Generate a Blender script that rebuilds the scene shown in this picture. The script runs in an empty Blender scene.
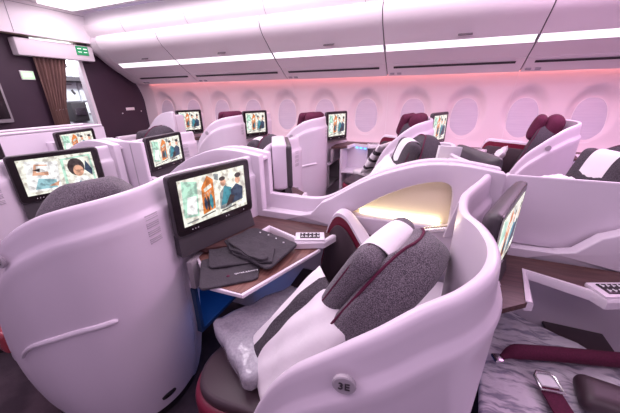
import bpy, bmesh, math, random
from mathutils import Vector, Matrix
random.seed(7)
C = bpy.context.scene.collection
PI = math.pi

# ------------------------------------------------------------------ materials
def mat(name, col, rough=.5, metal=0, emit=None, es=0, coat=0, noise=None, bump=None, sheen=0, alpha=None, spec=None, sub=0):
    m = bpy.data.materials.new(name); m.use_nodes = True
    nt = m.node_tree; b = nt.nodes['Principled BSDF']
    b.inputs['Base Color'].default_value = (*col, 1); b.inputs['Roughness'].default_value = rough
    b.inputs['Metallic'].default_value = metal; b.inputs['Coat Weight'].default_value = coat
    b.inputs['Sheen Weight'].default_value = sheen
    if spec is not None: b.inputs['Specular IOR Level'].default_value = spec
    if alpha is not None: b.inputs['Alpha'].default_value = alpha
    if emit: b.inputs['Emission Color'].default_value = (*emit, 1); b.inputs['Emission Strength'].default_value = es
    tc = nt.nodes.new('ShaderNodeTexCoord')
    if noise:                                    # (scale, second colour, detail[, stretch])
        n = nt.nodes.new('ShaderNodeTexNoise'); n.inputs['Scale'].default_value = noise[0]; n.inputs['Detail'].default_value = noise[2]
        r = nt.nodes.new('ShaderNodeValToRGB'); r.color_ramp.elements[0].color = (*col, 1); r.color_ramp.elements[1].color = (*noise[1], 1)
        r.color_ramp.elements[0].position = .4; r.color_ramp.elements[1].position = .62
        if len(noise) > 3:
            mp = nt.nodes.new('ShaderNodeMapping'); mp.inputs['Scale'].default_value = noise[3]
            nt.links.new(tc.outputs['Object'], mp.inputs['Vector']); nt.links.new(mp.outputs['Vector'], n.inputs['Vector'])
        else: nt.links.new(tc.outputs['Object'], n.inputs['Vector'])
        nt.links.new(n.outputs['Fac'], r.inputs['Fac']); nt.links.new(r.outputs['Color'], b.inputs['Base Color'])
    if bump:                                     # (scale, strength, distance)
        n2 = nt.nodes.new('ShaderNodeTexNoise'); n2.inputs['Scale'].default_value = bump[0]; n2.inputs['Detail'].default_value = 3
        nt.links.new(tc.outputs['Object'], n2.inputs['Vector'])
        bp = nt.nodes.new('ShaderNodeBump'); bp.inputs['Strength'].default_value = bump[1]; bp.inputs['Distance'].default_value = bump[2]
        nt.links.new(n2.outputs['Fac'], bp.inputs['Height']); nt.links.new(bp.outputs['Normal'], b.inputs['Normal'])
    return m
M = {}
M['shell'] = mat('shell_white', (.74, .66, .745), .36, coat=.15, bump=(60, .04, .002))
M['shell2'] = mat('shell_trim', (.80, .73, .80), .35)
M['dark_seam'] = mat('seam', (.10, .08, .09), .6)
M['grey_plastic'] = mat('grey_plastic', (.055, .047, .054), .4)
M['mid_plastic'] = mat('mid_plastic', (.30, .27, .29), .5)
M['black'] = mat('black_plastic', (.018, .014, .017), .3)
M['bezel'] = mat('bezel_black', (.016, .010, .013), .22)
M['tweed'] = mat('grey_tweed', (.035, .028, .038), .95, noise=(400, (.20, .17, .20), 2), bump=(260, .5, .003), sheen=.2)
M['dgrey'] = mat('dark_grey_fabric', (.04, .033, .042), .95, noise=(200, (.075, .063, .077), 2), bump=(200, .3, .002))
M['pyjama'] = mat('charcoal_cotton', (.048, .042, .050), .95, noise=(300, (.066, .059, .07), 2), bump=(26, .8, .012))
M['maroon'] = mat('maroon_leather', (.17, .008, .032), .42, bump=(150, .15, .001))
M['maroon_f'] = mat('maroon_fabric', (.075, .004, .028), .85, noise=(200, (.10, .006, .038), 2))
M['copper'] = mat('maroon_gloss', (.30, .045, .06), .25, coat=.4)
M['leather'] = mat('dark_leather', (.05, .030, .038), .45, bump=(220, .2, .001))
M['white_cloth'] = mat('white_cloth', (.80, .77, .79), .9, bump=(30, .25, .006), sheen=.2)
M['wood'] = mat('walnut', (.15, .066, .055), .4, noise=(6, (.25, .125, .10), 8, (14, 1.2, 4)))
M['wood2'] = mat('walnut_dark', (.065, .026, .026), .42, noise=(6, (.11, .05, .045), 8, (2, 16, 4)))
M['chrome'] = mat('brushed_metal', (.7, .68, .7), .25, metal=1)
M['lit_panel'] = mat('cream_panel', (.93, .84, .62), .5, bump=(90, .05, .002))
M['led_warm'] = mat('warm_led', (1, .9, .7), .5, emit=(1, .88, .60), es=11)
M['led_blue'] = mat('blue_led', (.1, .4, 1), .5, emit=(.03, .30, 1), es=1.5)
M['led_blue2'] = mat('blue_reading_light', (.1, .4, 1), .5, emit=(.05, .35, 1), es=6)
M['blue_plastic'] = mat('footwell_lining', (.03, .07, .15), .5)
M['bin'] = mat('bin_white', (.90, .84, .86), .35, coat=.1)
M['bin_low'] = mat('bin_lower', (.80, .73, .76), .4)
M['bin_led'] = mat('bin_led', (1, .97, 1), .5, emit=(1, .93, 1), es=1.5)
M['pink_led'] = mat('pink_led', (1, .5, .45), .5, emit=(1, .34, .31), es=10)
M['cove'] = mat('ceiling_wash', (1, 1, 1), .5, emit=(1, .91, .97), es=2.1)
M['ceil'] = mat('ceiling_white', (.82, .78, .80), .5)
M['wall'] = mat('sidewall', (.76, .64, .68), .5)
M['shade'] = mat('window_shade', (.56, .50, .60), .55, noise=(3, (.60, .54, .63), 2, (1, 1, 14)))
M['purple'] = mat('aubergine_laminate', (.040, .018, .036), .5, noise=(2, (.046, .021, .04), 2))
M['curtain'] = mat('brown_curtain', (.16, .085, .075), .8, noise=(3, (.22, .12, .10), 3, (1, 12, .3)))
M['cart'] = mat('galley_white', (.72, .72, .76), .35)
M['exit_green'] = mat('exit_green', (.02, .25, .10), .5, emit=(.02, .32, .12), es=.5)
M['exit_lit'] = mat('exit_lit', (.5, .95, .5), .5, emit=(.38, 1, .35), es=1.0)
M['exit_white'] = mat('exit_white', (.9, .95, .9), .5, emit=(.9, 1, .9), es=.8)
M['carpet'] = mat('dark_carpet', (.035, .022, .03), .95, noise=(5, (.075, .05, .062), 5), bump=(220, .5, .004))
M['latch'] = mat('latch_grey', (.13, .11, .12), .5)
M['label'] = mat('label_grey', (.42, .38, .42), .6)
M['print'] = mat('white_print', (.8, .8, .82), .6)
M['bag'] = mat('clear_bag_blanket', (.42, .41, .45), .22, coat=.7, noise=(120, (.36, .35, .39), 2), bump=(11, .9, .03))
M['cream_cover'] = mat('cream_cloth', (.78, .74, .72), .8)
def streaked():
    m = mat('streaked_blanket', (.5, .47, .52), .8, bump=(25, .6, .02)); nt = m.node_tree; b = nt.nodes['Principled BSDF']
    tc = nt.nodes.new('ShaderNodeTexCoord'); mp = nt.nodes.new('ShaderNodeMapping'); mp.inputs['Scale'].default_value = (9, 42, 9)
    mp.inputs['Rotation'].default_value = (0, 0, -.9)
    n = nt.nodes.new('ShaderNodeTexNoise'); n.inputs['Scale'].default_value = 1.3; n.inputs['Detail'].default_value = 5
    r = nt.nodes.new('ShaderNodeValToRGB'); e = r.color_ramp.elements; e[0].position = .38; e[0].color = (.27, .25, .32, 1); e[1].position = .52; e[1].color = (.64, .60, .66, 1)
    nt.links.new(tc.outputs['Object'], mp.inputs['Vector']); nt.links.new(mp.outputs['Vector'], n.inputs['Vector'])
    nt.links.new(n.outputs['Fac'], r.inputs['Fac']); nt.links.new(r.outputs['Color'], b.inputs['Base Color']); return m
M['streak'] = streaked()
def scr(name, c, s=1.0):
    m = mat(name, (.01, .01, .01), .3, emit=c, es=s); nt = m.node_tree; b = nt.nodes['Principled BSDF']
    tc = nt.nodes.new('ShaderNodeTexCoord'); n = nt.nodes.new('ShaderNodeTexNoise'); n.inputs['Scale'].default_value = 38; n.inputs['Detail'].default_value = 4
    r = nt.nodes.new('ShaderNodeValToRGB'); e = r.color_ramp.elements; k = .55
    e[0].position = .36; e[0].color = (c[0] * k, c[1] * k * .95, c[2] * k, 1); e[1].position = .56; e[1].color = (min(1, c[0] * 1.1 + .02), min(1, c[1] * 1.1 + .02), min(1, c[2] * 1.1 + .02), 1)
    nt.links.new(tc.outputs['Object'], n.inputs['Vector']); nt.links.new(n.outputs['Fac'], r.inputs['Fac']); nt.links.new(r.outputs['Color'], b.inputs['Emission Color']); return m
SC = {'cream': scr('screen_cream', (1, .95, .80), 1.1), 'mint': scr('screen_mint', (.55, .88, .70)), 'orange': scr('screen_orange', (.85, .25, .04)),
      'navy': scr('screen_navy', (.03, .06, .12)), 'teal': scr('screen_teal', (.05, .30, .38)), 'skin': scr('screen_skin', (.85, .45, .30)),
      'grey': scr('screen_grey', (.30, .33, .34)), 'black': scr('screen_black', (.01, .01, .01)), 'white': scr('screen_white', (1, 1, .95), 1.2),
      'red': scr('screen_red', (.6, .06, .05)), 'sky': scr('screen_sky', (.35, .62, .68)), 'hair': scr('screen_hair', (.05, .03, .03))}

# ------------------------------------------------------------------ builders
def link(name, me, parent=None, smooth=True, ang=35):
    o = bpy.data.objects.new(name, me); C.objects.link(o)
    if parent: o.parent = parent
    if smooth:
        for p in me.polygons: p.use_smooth = True
        me.set_sharp_from_angle(angle=math.radians(ang))
    return o
def tag(o, label=None, cat=None, group=None, kind=None):
    if label: o['label'] = label
    if cat: o['category'] = cat
    if group: o['group'] = group
    if kind: o['kind'] = kind
    return o
def empty(name, loc=(0, 0, 0)):
    o = bpy.data.objects.new(name, None); o.empty_display_size = .05; o.location = loc; C.objects.link(o); return o
class MB:
    """collects geometry, world coordinates; F is an optional map applied to every vertex"""
    def __init__(s, F=None): s.bm = bmesh.new(); s.F = F; s.mats = []
    def mi(s, m):
        if m is None: return 0
        if m not in s.mats: s.mats.append(m)
        return s.mats.index(m)
    def add(s, vs, fs, m=None):
        k = s.mi(m); bv = [s.bm.verts.new(v) for v in vs]
        for f in fs:
            try: fa = s.bm.faces.new([bv[i] for i in f]); fa.material_index = k
            except ValueError: pass
        return s
    def box(s, c, size, rz=0, m=None, rx=0, ry=0, bev=0):
        R = Matrix.Rotation(rz, 3, 'Z') @ Matrix.Rotation(ry, 3, 'Y') @ Matrix.Rotation(rx, 3, 'X')
        t = bmesh.new(); bmesh.ops.create_cube(t, size=1)
        for v in t.verts: v.co = Vector((v.co.x * size[0], v.co.y * size[1], v.co.z * size[2]))
        if bev: bmesh.ops.bevel(t, geom=t.edges[:], offset=bev, segments=2, affect='EDGES', profile=.6)
        t.verts.index_update()
        s.add([R @ v.co + Vector(c) for v in t.verts], [[v.index for v in f.verts] for f in t.faces], m); t.free(); return s
    def prism(s, poly, z0, z1, m=None, bev=0, segs=2, inset=0):
        t = bmesh.new(); vs = [t.verts.new((p[0], p[1], z0)) for p in poly]; f = t.faces.new(vs)
        r = bmesh.ops.extrude_face_region(t, geom=[f])
        for v in [g for g in r['geom'] if isinstance(g, bmesh.types.BMVert)]: v.co.z = z1
        bmesh.ops.recalc_face_normals(t, faces=t.faces)
        if bev:
            ed = [e for e in t.edges if abs(e.verts[0].co.z - e.verts[1].co.z) < 1e-6]
            bmesh.ops.bevel(t, geom=ed, offset=bev, segments=segs, affect='EDGES', profile=.5)
        t.verts.index_update()
        s.add([v.co.copy() for v in t.verts], [[v.index for v in f.verts] for f in t.faces], m); t.free(); return s
    def tube(s, pts, r, m=None, n=8, closed=False, rr=None):
        pts = [Vector(p) for p in pts]; N = len(pts); vs = []; up = Vector((0, 0, 1))
        for i, p in enumerate(pts):
            a = pts[(i + 1) % N] if (closed or i < N - 1) else p; b = pts[i - 1] if (closed or i > 0) else p
            d = (a - b).normalized(); u = d.cross(up)
            if u.length < .05: u = d.cross(Vector((1, 0, 0)))
            u.normalize(); w = d.cross(u).normalized(); q = rr[i] if rr else r
            for k in range(n): vs.append(p + u * math.cos(2 * PI * k / n) * q + w * math.sin(2 * PI * k / n) * q)
        fs = [[i * n + k, i * n + (k + 1) % n, ((i + 1) % N) * n + (k + 1) % n, ((i + 1) % N) * n + k] for i in range(N if closed else N - 1) for k in range(n)]
        if not closed: fs += [list(range(n))[::-1], list(range((N - 1) * n, N * n))]
        return s.add(vs, fs, m)
    def loft(s, rings, m=None, cap=True, closed_ring=True, closed=False):
        n = len(rings[0]); N = len(rings); vs = [v for r in rings for v in r]
        K = n if closed_ring else n - 1
        fs = [[i * n + k, i * n + (k + 1) % n, ((i + 1) % N) * n + (k + 1) % n, ((i + 1) % N) * n + k] for i in range(N if closed else N - 1) for k in range(K)]
        if cap and not closed: fs += [list(range(n))[::-1], list(range((N - 1) * n, N * n))]
        return s.add(vs, fs, m)
    def holed(s, outer, holes, o, u, v, th, m=None, bev=0):
        """plate: 2D outlines in the (u,v) frame at o, thickness th along u x v"""
        t = bmesh.new(); es = []
        for loop in [outer] + holes:
            vs = [t.verts.new((p[0], p[1], 0)) for p in loop]; es += [t.edges.new((vs[i], vs[(i + 1) % len(vs)])) for i in range(len(vs))]
        bmesh.ops.triangle_fill(t, edges=es, use_beauty=True)
        r = bmesh.ops.extrude_face_region(t, geom=t.faces[:])
        for q in [g for g in r['geom'] if isinstance(g, bmesh.types.BMVert)]: q.co.z = 1
        bmesh.ops.recalc_face_normals(t, faces=t.faces)
        o = Vector(o); u = Vector(u); v = Vector(v); w = u.cross(v).normalized() * th
        for q in t.verts: q.co = o + u * q.co.x + v * q.co.y + w * q.co.z
        if bev:
            bmesh.ops.dissolve_limit(t, angle_limit=.02, verts=t.verts, edges=t.edges)
            ed = [e for e in t.edges if len(e.link_faces) == 2 and e.calc_face_angle(0) > 1.0]
            bmesh.ops.bevel(t, geom=ed, offset=bev, segments=3, affect='EDGES', profile=.5)
        bmesh.ops.triangulate(t, faces=[f for f in t.faces if len(f.verts) > 4])
        t.verts.index_update()
        s.add([q.co.copy() for q in t.verts], [[q.index for q in f.verts] for f in t.faces], m); t.free(); return s
    def cushion(s, c, size, R=None, r=.05, n=12, puff=0, fn=None, m=None):
        """soft block: rounded box with n cuts, puffed faces"""
        t = bmesh.new(); bmesh.ops.create_cube(t, size=2); bmesh.ops.subdivide_edges(t, edges=t.edges[:], cuts=n, use_grid_fill=True)
        h = Vector(size) / 2; rr = min(r, *(h * .999)); R = R or Matrix.Identity(3)
        for v in t.verts:
            q = v.co; p = Vector([math.sin(q[i] * PI / 2) * h[i] for i in range(3)])
            inn = Vector([max(-(h[i] - rr), min(h[i] - rr, p[i])) for i in range(3)]); d = p - inn
            if d.length > 1e-9: p = inn + d.normalized() * rr
            a, b = p.x / h.x, p.y / h.y
            p.z += (1 if p.z > 0 else -1) * puff * max(0, 1 - a * a) * max(0, 1 - b * b) * (abs(p.z) / h.z)
            if fn: p = fn(p, a, b)
            v.co = R @ p + Vector(c)
        bmesh.ops.recalc_face_normals(t, faces=t.faces); t.verts.index_update()
        s.add([v.co.copy() for v in t.verts], [[v.index for v in f.verts] for f in t.faces], m); t.free(); return s
    def build(s, name, m, parent=None, smooth=True, ang=35, recalc=True):
        if s.F:
            for v in s.bm.verts: v.co = s.F(v.co)
        if recalc: bmesh.ops.recalc_face_normals(s.bm, faces=s.bm.faces)
        me = bpy.data.meshes.new(name)
        off = parent.matrix_world.translation if False else (Vector(parent['_o']) if parent and '_o' in parent else Vector((0, 0, 0)))
        for v in s.bm.verts: v.co -= off
        s.bm.to_mesh(me); s.bm.free()
        for q in (s.mats or [m]): me.materials.append(q if q else m)
        return link(name, me, parent, smooth, ang)
def root(name, F, p):
    """an Empty at p; parts are given in the same coordinates and stored relative to it"""
    q = F(Vector(p)) if F else Vector(p); o = empty(name, q); o['_o'] = tuple(q); return o
def cr(P, n=6):
    """Catmull-Rom through tuples of any length"""
    P = [tuple(p) for p in P]; out = []
    for i in range(len(P) - 1):
        a, b, c, d = P[max(i - 1, 0)], P[i], P[i + 1], P[min(i + 2, len(P) - 1)]
        for k in range(n):
            t = k / n; out.append(tuple(.5 * ((2 * b[j]) + (c[j] - a[j]) * t + (2 * a[j] - 5 * b[j] + 4 * c[j] - d[j]) * t * t + (3 * b[j] - a[j] - 3 * c[j] + d[j]) * t ** 3) for j in range(len(b))))
    out.append(P[-1]); return out
def ell(cx, cy, a, b, n=24, p=2.0, a0=0):
    o = []
    for k in range(n):
        t = a0 + 2 * PI * k / n; c, s_ = math.cos(t), math.sin(t)
        o.append((cx + a * math.copysign(abs(c) ** (2 / p), c), cy + b * math.copysign(abs(s_) ** (2 / p), s_)))
    return o
def text(name, body, size, R, loc, m, parent=None, ext=.0008):
    cu = bpy.data.curves.new(name, 'FONT'); cu.body = body; cu.size = size; cu.extrude = ext; cu.align_x = 'CENTER'; cu.align_y = 'CENTER'
    o = bpy.data.objects.new(name, cu); C.objects.link(o); bpy.context.view_layer.update()
    dg = bpy.context.evaluated_depsgraph_get(); me = bpy.data.meshes.new_from_object(o.evaluated_get(dg)); bpy.data.objects.remove(o)
    off = Vector(parent['_o']) if parent and '_o' in parent else Vector((0, 0, 0))
    me.transform(Matrix.Translation(Vector(loc) - off) @ R.to_4x4()); me.materials.clear(); me.materials.append(m)
    return link(name, me, parent, False)
def frame(u, v):
    u = Vector(u).normalized(); v = Vector(v).normalized(); w = u.cross(v); return Matrix((u, v, w)).transposed()

YC = 1.45
def mirror(dx=0, dy=0): return lambda p: Vector((p[0] + dx, 2 * YC - p[1] + dy, p[2]))
def shift(dx=0, dy=0): return lambda p: Vector((p[0] + dx, p[1] + dy, p[2]))

# ------------------------------------------------------------------ one suite (near centre seat, row at x = 0)
SH = [(-.455, .425, .28, .34), (-.44, .412, .21, .41), (-.41, .402, .17, .51), (-.375, .396, .14, .60), (-.335, .392, .12, .715), (-.295, .39, .11, .81), (-.255, .39, .105, .885), (-.205, .39, .10, .95), (-.145, .393, .08, 1.005),
      (-.08, .40, .065, 1.06), (-.02, .418, .055, 1.10), (.045, .458, .05, 1.135), (.112, .508, .05, 1.155), (.165, .59, .05, 1.165), (.188, .69, .05, 1.17), (.178, .80, .05, 1.172),
      (.150, .885, .05, 1.172), (.148, .96, .60, 1.172), (.162, 1.06, .62, 1.172), (.195, 1.16, .62, 1.172), (.235, 1.26, .62, 1.174), (.268, 1.35, .62, 1.176), (.278, 1.395, .62, 1.176)]
def shell_pts(n=5):
    P = cr(SH, n); out = []
    for i, p in enumerate(P):
        a = P[min(i + 1, len(P) - 1)]; b = P[max(i - 1, 0)]
        d = Vector((a[0] - b[0], a[1] - b[1])).normalized(); nrm = Vector((d.y, -d.x))       # outward
        out.append(((p[0] + nrm.x * .022, p[1] + nrm.y * .022, p[2], p[3]), nrm))
    return out
def tuck(z): return .055 * max(0, (.42 - z) / .42) ** 2
def make_shell(F, badge=None):
    r = root('seat_shell', F, (0, .6, 0)); TH = .048
    mb = MB(F); rings = []
    for (x, y, zb, zt), n in shell_pts():
        H = zt - zb; ring = []
        dd = [(1.0, 0), (.86, 0), (.72, 0), (.58, 0), (.45, 0), (.33, 0)]
        outer = [(zb + (1 - f) * H if False else zt - H * f, 0) for f, _ in dd]
        k = max(.25, min(1, H / .4))
        outer += [(zt - .19 * k, 0), (zt - .150 * k, .0), (zt - .118 * k, .003), (zt - .104 * k, -.002), (zt - .094 * k, -.012), (zt - .080 * k, -.015), (zt - .04 * k, -.018), (zt - .014 * k, -.020), (zt - .004, -.025), (zt, -.033)]
        zs = []
        last = -9
        for z, o in outer:
            if z <= last: z = last + .0005
            last = z; zs.append((z, o))
        for z, o in zs: q = o - tuck(z); ring.append(Vector((x + n.x * q, y + n.y * q, z)))
        for z, o in [(last, -TH + .010), (last - .006, -TH), (last - H * .3, -TH), (last - H * .7, -TH), (zb, -TH)]:
            q = o - tuck(z); ring.append(Vector((x + n.x * q, y + n.y * q, z)))
        rings.append(ring)
    mb.loft(rings, M['shell']); mb.build('shell_panel', M['shell'], r, ang=50)
    # dark kick strip along the floor
    mb = MB(F); rings = []
    for (x, y, zb, zt), n in shell_pts():
        if zb > .13 or y > .89: continue
        a = .052; rings.append([Vector((x - n.x * (a + o), y - n.y * (a + o), z)) for o, z in [(0, .0), (0, zb + .01), (.035, zb + .01), (.035, .0)]])
    mb.loft(rings); mb.build('kick_strip', M['black'], r)
    # raised curved grip strip on the aisle face
    sp = [(p, n) for p, n in shell_pts(8) if -.26 < p[0] and p[1] < .535]
    mb = MB(F); rings = []
    for i, (p, n) in enumerate(sp):
        t = i / (len(sp) - 1); z = .490 + .19 * (1 - (1 - t) ** 1.9); w = .012 if 0 < i < len(sp) - 1 else .005
        rings.append([Vector((p[0] + n.x * .010 * math.sin(a), p[1] + n.y * .010 * math.sin(a), z + w * math.cos(a))) for a in [PI * 2 * k / 10 for k in range(10)]])
    mb.loft(rings)
    mb.build('grip_strip', M['shell2'], r)
    # vent slots near the monitor
    mb = MB(F)
    pp = shell_pts(12)
    for j in range(4):
        z = 1.06 - j * .034
        for q in range(3):
            zz = z - q * .0085
            seg = [(p, n) for (p, n) in pp if (.70 < p[1] < .775) and p[0] > 0]
            mb.tube([Vector((p[0] + n.x * .001, p[1] + n.y * .001, zz)) for p, n in seg], .0022, n=5)
    mb.build('vent_slots', M['label'], r)
    # seam and air outlet at the back corner
    mb = MB(F)
    i0 = min(range(len(pp)), key=lambda i: abs(pp[i][0][1] - .845) + (9 if pp[i][0][0] < 0 else 0)); p, n = pp[i0]
    mb.tube([Vector((p[0] - n.x * (tuck(z) + .001), p[1] - n.y * (tuck(z) + .001), z)) for z in [.16 + .05 * k for k in range(18)]], .0018, n=5)
    mb.build('panel_seam', M['label'], r)
    i0 = min(range(len(pp)), key=lambda i: abs(pp[i][0][1] - .63) + (9 if pp[i][0][0] < 0 else 0)); p, n = pp[i0]; q = tuck(.13)
    c = Vector((p[0] - n.x * q, p[1] - n.y * q, .13)); U = Vector((-n.y, n.x, 0))
    mb = MB(F); mb.loft([[c + U * a[0] * s + Vector((0, 0, a[1] * s)) + Vector((n.x, n.y, 0)) * d for a in ell(0, 0, .035, .014, 20)] for s, d in [(1, -.006), (1, .004), (.75, .006), (.7, -.001)]])
    mb.build('air_outlet', M['black'], r)
    if badge:
        p, n = min(pp, key=lambda a: abs(a[0][0] + .09) + (9 if a[0][1] > .5 else 0)); c = Vector((p[0], p[1], .985)); U = Vector((-n.y, n.x, 0)) * -1
        if U.x < 0: U = -U
        N3 = Vector((n.x, n.y, 0))
        mb = MB(F); mb.loft([[c + U * a[0] * s + Vector((0, 0, a[1] * s)) + N3 * d for a in ell(0, 0, .023, .023, 24)] for s, d in [(1, -.004), (1, .003), (.9, .005)]])
        b = mb.build('seat_badge', M['label'], r)
        if badge != 'blank' :
            Rm = frame(U, (0, 0, 1)); t = text('badge_text', badge, .024, Rm, (F(c + N3 * .006) if F else c + N3 * .006), M['grey_plastic'], r)
            mw = t.data; t.parent = b
    return r
MU = Vector((.113, .439, 0)).normalized()
def make_monitor(F, kind='film', L=(.210, .825), Rr=(.370, 1.245), zt=1.195, zb=.905, flip=False, base_z=.815, mount=False):
    a = Vector((*L, 0)); b = Vector((*Rr, 0)); U = (b - a).normalized(); W = (b - a).length; N = Vector((U.y, -U.x, 0)); Hh = zt - zb; mid = (a + b) / 2 + Vector((0, 0, (zt + zb) / 2))
    r = root('seat_monitor', F, (mid.x, mid.y, base_z)); Z = Vector((0, 0, 1))
    mb = MB(F); Rm = Matrix((U, N, Z)).transposed()
    rect = lambda w, h, p=7: ell(0, 0, w / 2, h / 2, 40, p)
    ring = lambda w, h, d: [mid + U * q[0] + Z * q[1] + N * d for q in rect(w, h, 18)]
    mb.loft([ring(W * .8, Hh * .8, -.050), ring(W * .96, Hh * .96, -.034), ring(W, Hh, -.022), ring(W, Hh, -.006), ring(W - .006, Hh - .006, -.001), ring(W - .03, Hh - .03, -.001)])
    mb.build('housing', M['grey_plastic'], r, ang=40)
    mb = MB(F); mb.loft([ring(W - .014, Hh - .014, -.004), ring(W - .016, Hh - .016, .0012)]); mb.build('bezel', M['bezel'], r)
    if mount:
        mb = MB(F); mb.loft([ring(W * .94, Hh * 1.05, -.125), ring(W * .97, Hh * 1.08, -.10), ring(W * .97, Hh * 1.08, -.038), ring(W * .92, Hh * 1.0, -.030)]); mb.build('monitor_mount', M['shell'], r, ang=40)
    # picture
    sw, sh = W - .085, Hh - .075; o = mid + Z * .008
    P = lambda x, y, d=.0025: o + U * ((x - .5) * sw if not flip else (.5 - x) * sw) + Z * (y - .5) * sh + N * d
    mb = MB(F)
    def patch(poly, m, d): mb.add([P(x, y, d) for x, y in poly], [list(range(len(poly)))], SC[m])
    patch([(0, 0), (1, 0), (1, 1), (0, 1)], 'cream', .0025)
    if kind == 'film':
        patch([(.02, .2), (.22, .15), (.25, .9), (.05, .97)], 'mint', .003); patch([(.06, .25), (.2, .2), (.22, .6), (.1, .62)], 'white', .0033)
        patch([(.28, .14), (.47, .2), (.48, .86), (.40, .97), (.30, .74)], 'orange', .003); patch([(.34, .62), (.45, .70), (.44, .78), (.33, .70)], 'cream', .0034)
        patch(ell(.335, .37, .022, .15, 10), 'navy', .0034); patch(ell(.375, .36, .02, .17, 10), 'hair', .0034); patch(ell(.42, .38, .028, .18, 10), 'teal', .0034)
        patch(ell(.335, .56, .016, .04, 8), 'skin', .0036); patch(ell(.378, .58, .016, .04, 8), 'skin', .0036); patch(ell(.42, .6, .018, .04, 8), 'skin', .0036)
        patch([(.24, .08), (.46, .12), (.46, .145), (.24, .105)], 'black', .0034); patch([(.04, .05), (.2, .07), (.2, .1), (.04, .08)], 'grey', .0034)
        patch([(.54, .12), (.72, .1), (.8, .42), (.66, .66), (.56, .5)], 'grey', .003); patch([(.56, .2), (.7, .22), (.76, .56), (.64, .64)], 'teal', .0032); patch([(.72, .16), (.93, .2), (.95, .5), (.84, .62), (.74, .5)], 'navy', .0032)
        patch([(.62, .12), (.74, .18), (.8, .34), (.72, .4)], 'hair', .0034)
        patch(ell(.63, .73, .045, .09, 12), 'skin', .0034); patch(ell(.62, .82, .05, .05, 10), 'hair', .0036); patch(ell(.87, .70, .045, .09, 12), 'skin', .0034); patch(ell(.88, .81, .055, .06, 10), 'hair', .0036)
        patch([(.5, .85), (.56, .8), (.57, .95), (.5, .97)], 'grey', .003); patch([(.84, .06), (.97, .1), (.97, .16), (.84, .12)], 'white', .0035); patch([(.56, .05), (.8, .09), (.8, .12), (.56, .08)], 'black', .0034)
    else:
        patch([(.03, .1), (.45, .05), (.5, .85), (.1, .95)], 'white', .003); patch([(.14, .55), (.34, .5), (.36, .8), (.2, .85)], 'skin', .0032); patch([(.2, .62), (.4, .6), (.4, .76), (.22, .8)], 'white', .0034)
        patch([(.12, .15), (.4, .12), (.42, .35), (.2, .45)], 'sky', .0033); patch([(.3, .2), (.42, .16), (.45, .3)], 'skin', .0036); patch([(.16, .7), (.24, .62), (.26, .72)], 'hair', .0037)
        patch([(.52, .05), (.97, .1), (.97, .95), (.54, .9)], 'mint', .003); patch([(.56, .1), (.94, .14), (.94, .9), (.58, .86)], 'cream', .0032)
        patch(ell(.73, .62, .12, .26, 16), 'hair', .0034); patch(ell(.75, .5, .075, .17, 14), 'skin', .0036); patch([(.62, .08), (.92, .1), (.84, .32), (.68, .3)], 'white', .0035); patch([(.66, .08), (.76, .09), (.74, .2)], 'teal', .0038); patch([(.84, .5), (.93, .3), (.95, .5), (.88, .78)], 'navy', .0036)
    mb.build('screen', SC['cream'], r, smooth=False, recalc=False)
    mb = MB(F)
    for x in (.10, .14, .18, .62, .66, .93): mb.box(P(x, -.095, .002), (.004, .002, .004), m=M['print'], rz=math.atan2(U.y, U.x))
    mb.build('touch_marks', M['print'], r, smooth=False)
    # dark plinth under it
    mb = MB(F); zc = zb + .004
    A = [mid.xy.to_3d() + U * s * (W / 2 - .01) + N * d + Z * z for s, d, z in [(-1, -.05, zc), (1, -.05, zc), (1, -.012, zc), (-1, -.012, zc)]]
    B = [mid.xy.to_3d() + U * s * (W / 2 - .005) + N * d + Z * z for s, d, z in [(-1, -.06, base_z), (1, -.06, base_z), (1, .008, base_z), (-1, .008, base_z)]]
    mb.loft([A, B]); mb.build('plinth', M['grey_plastic'], r, ang=20)
    return r

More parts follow.
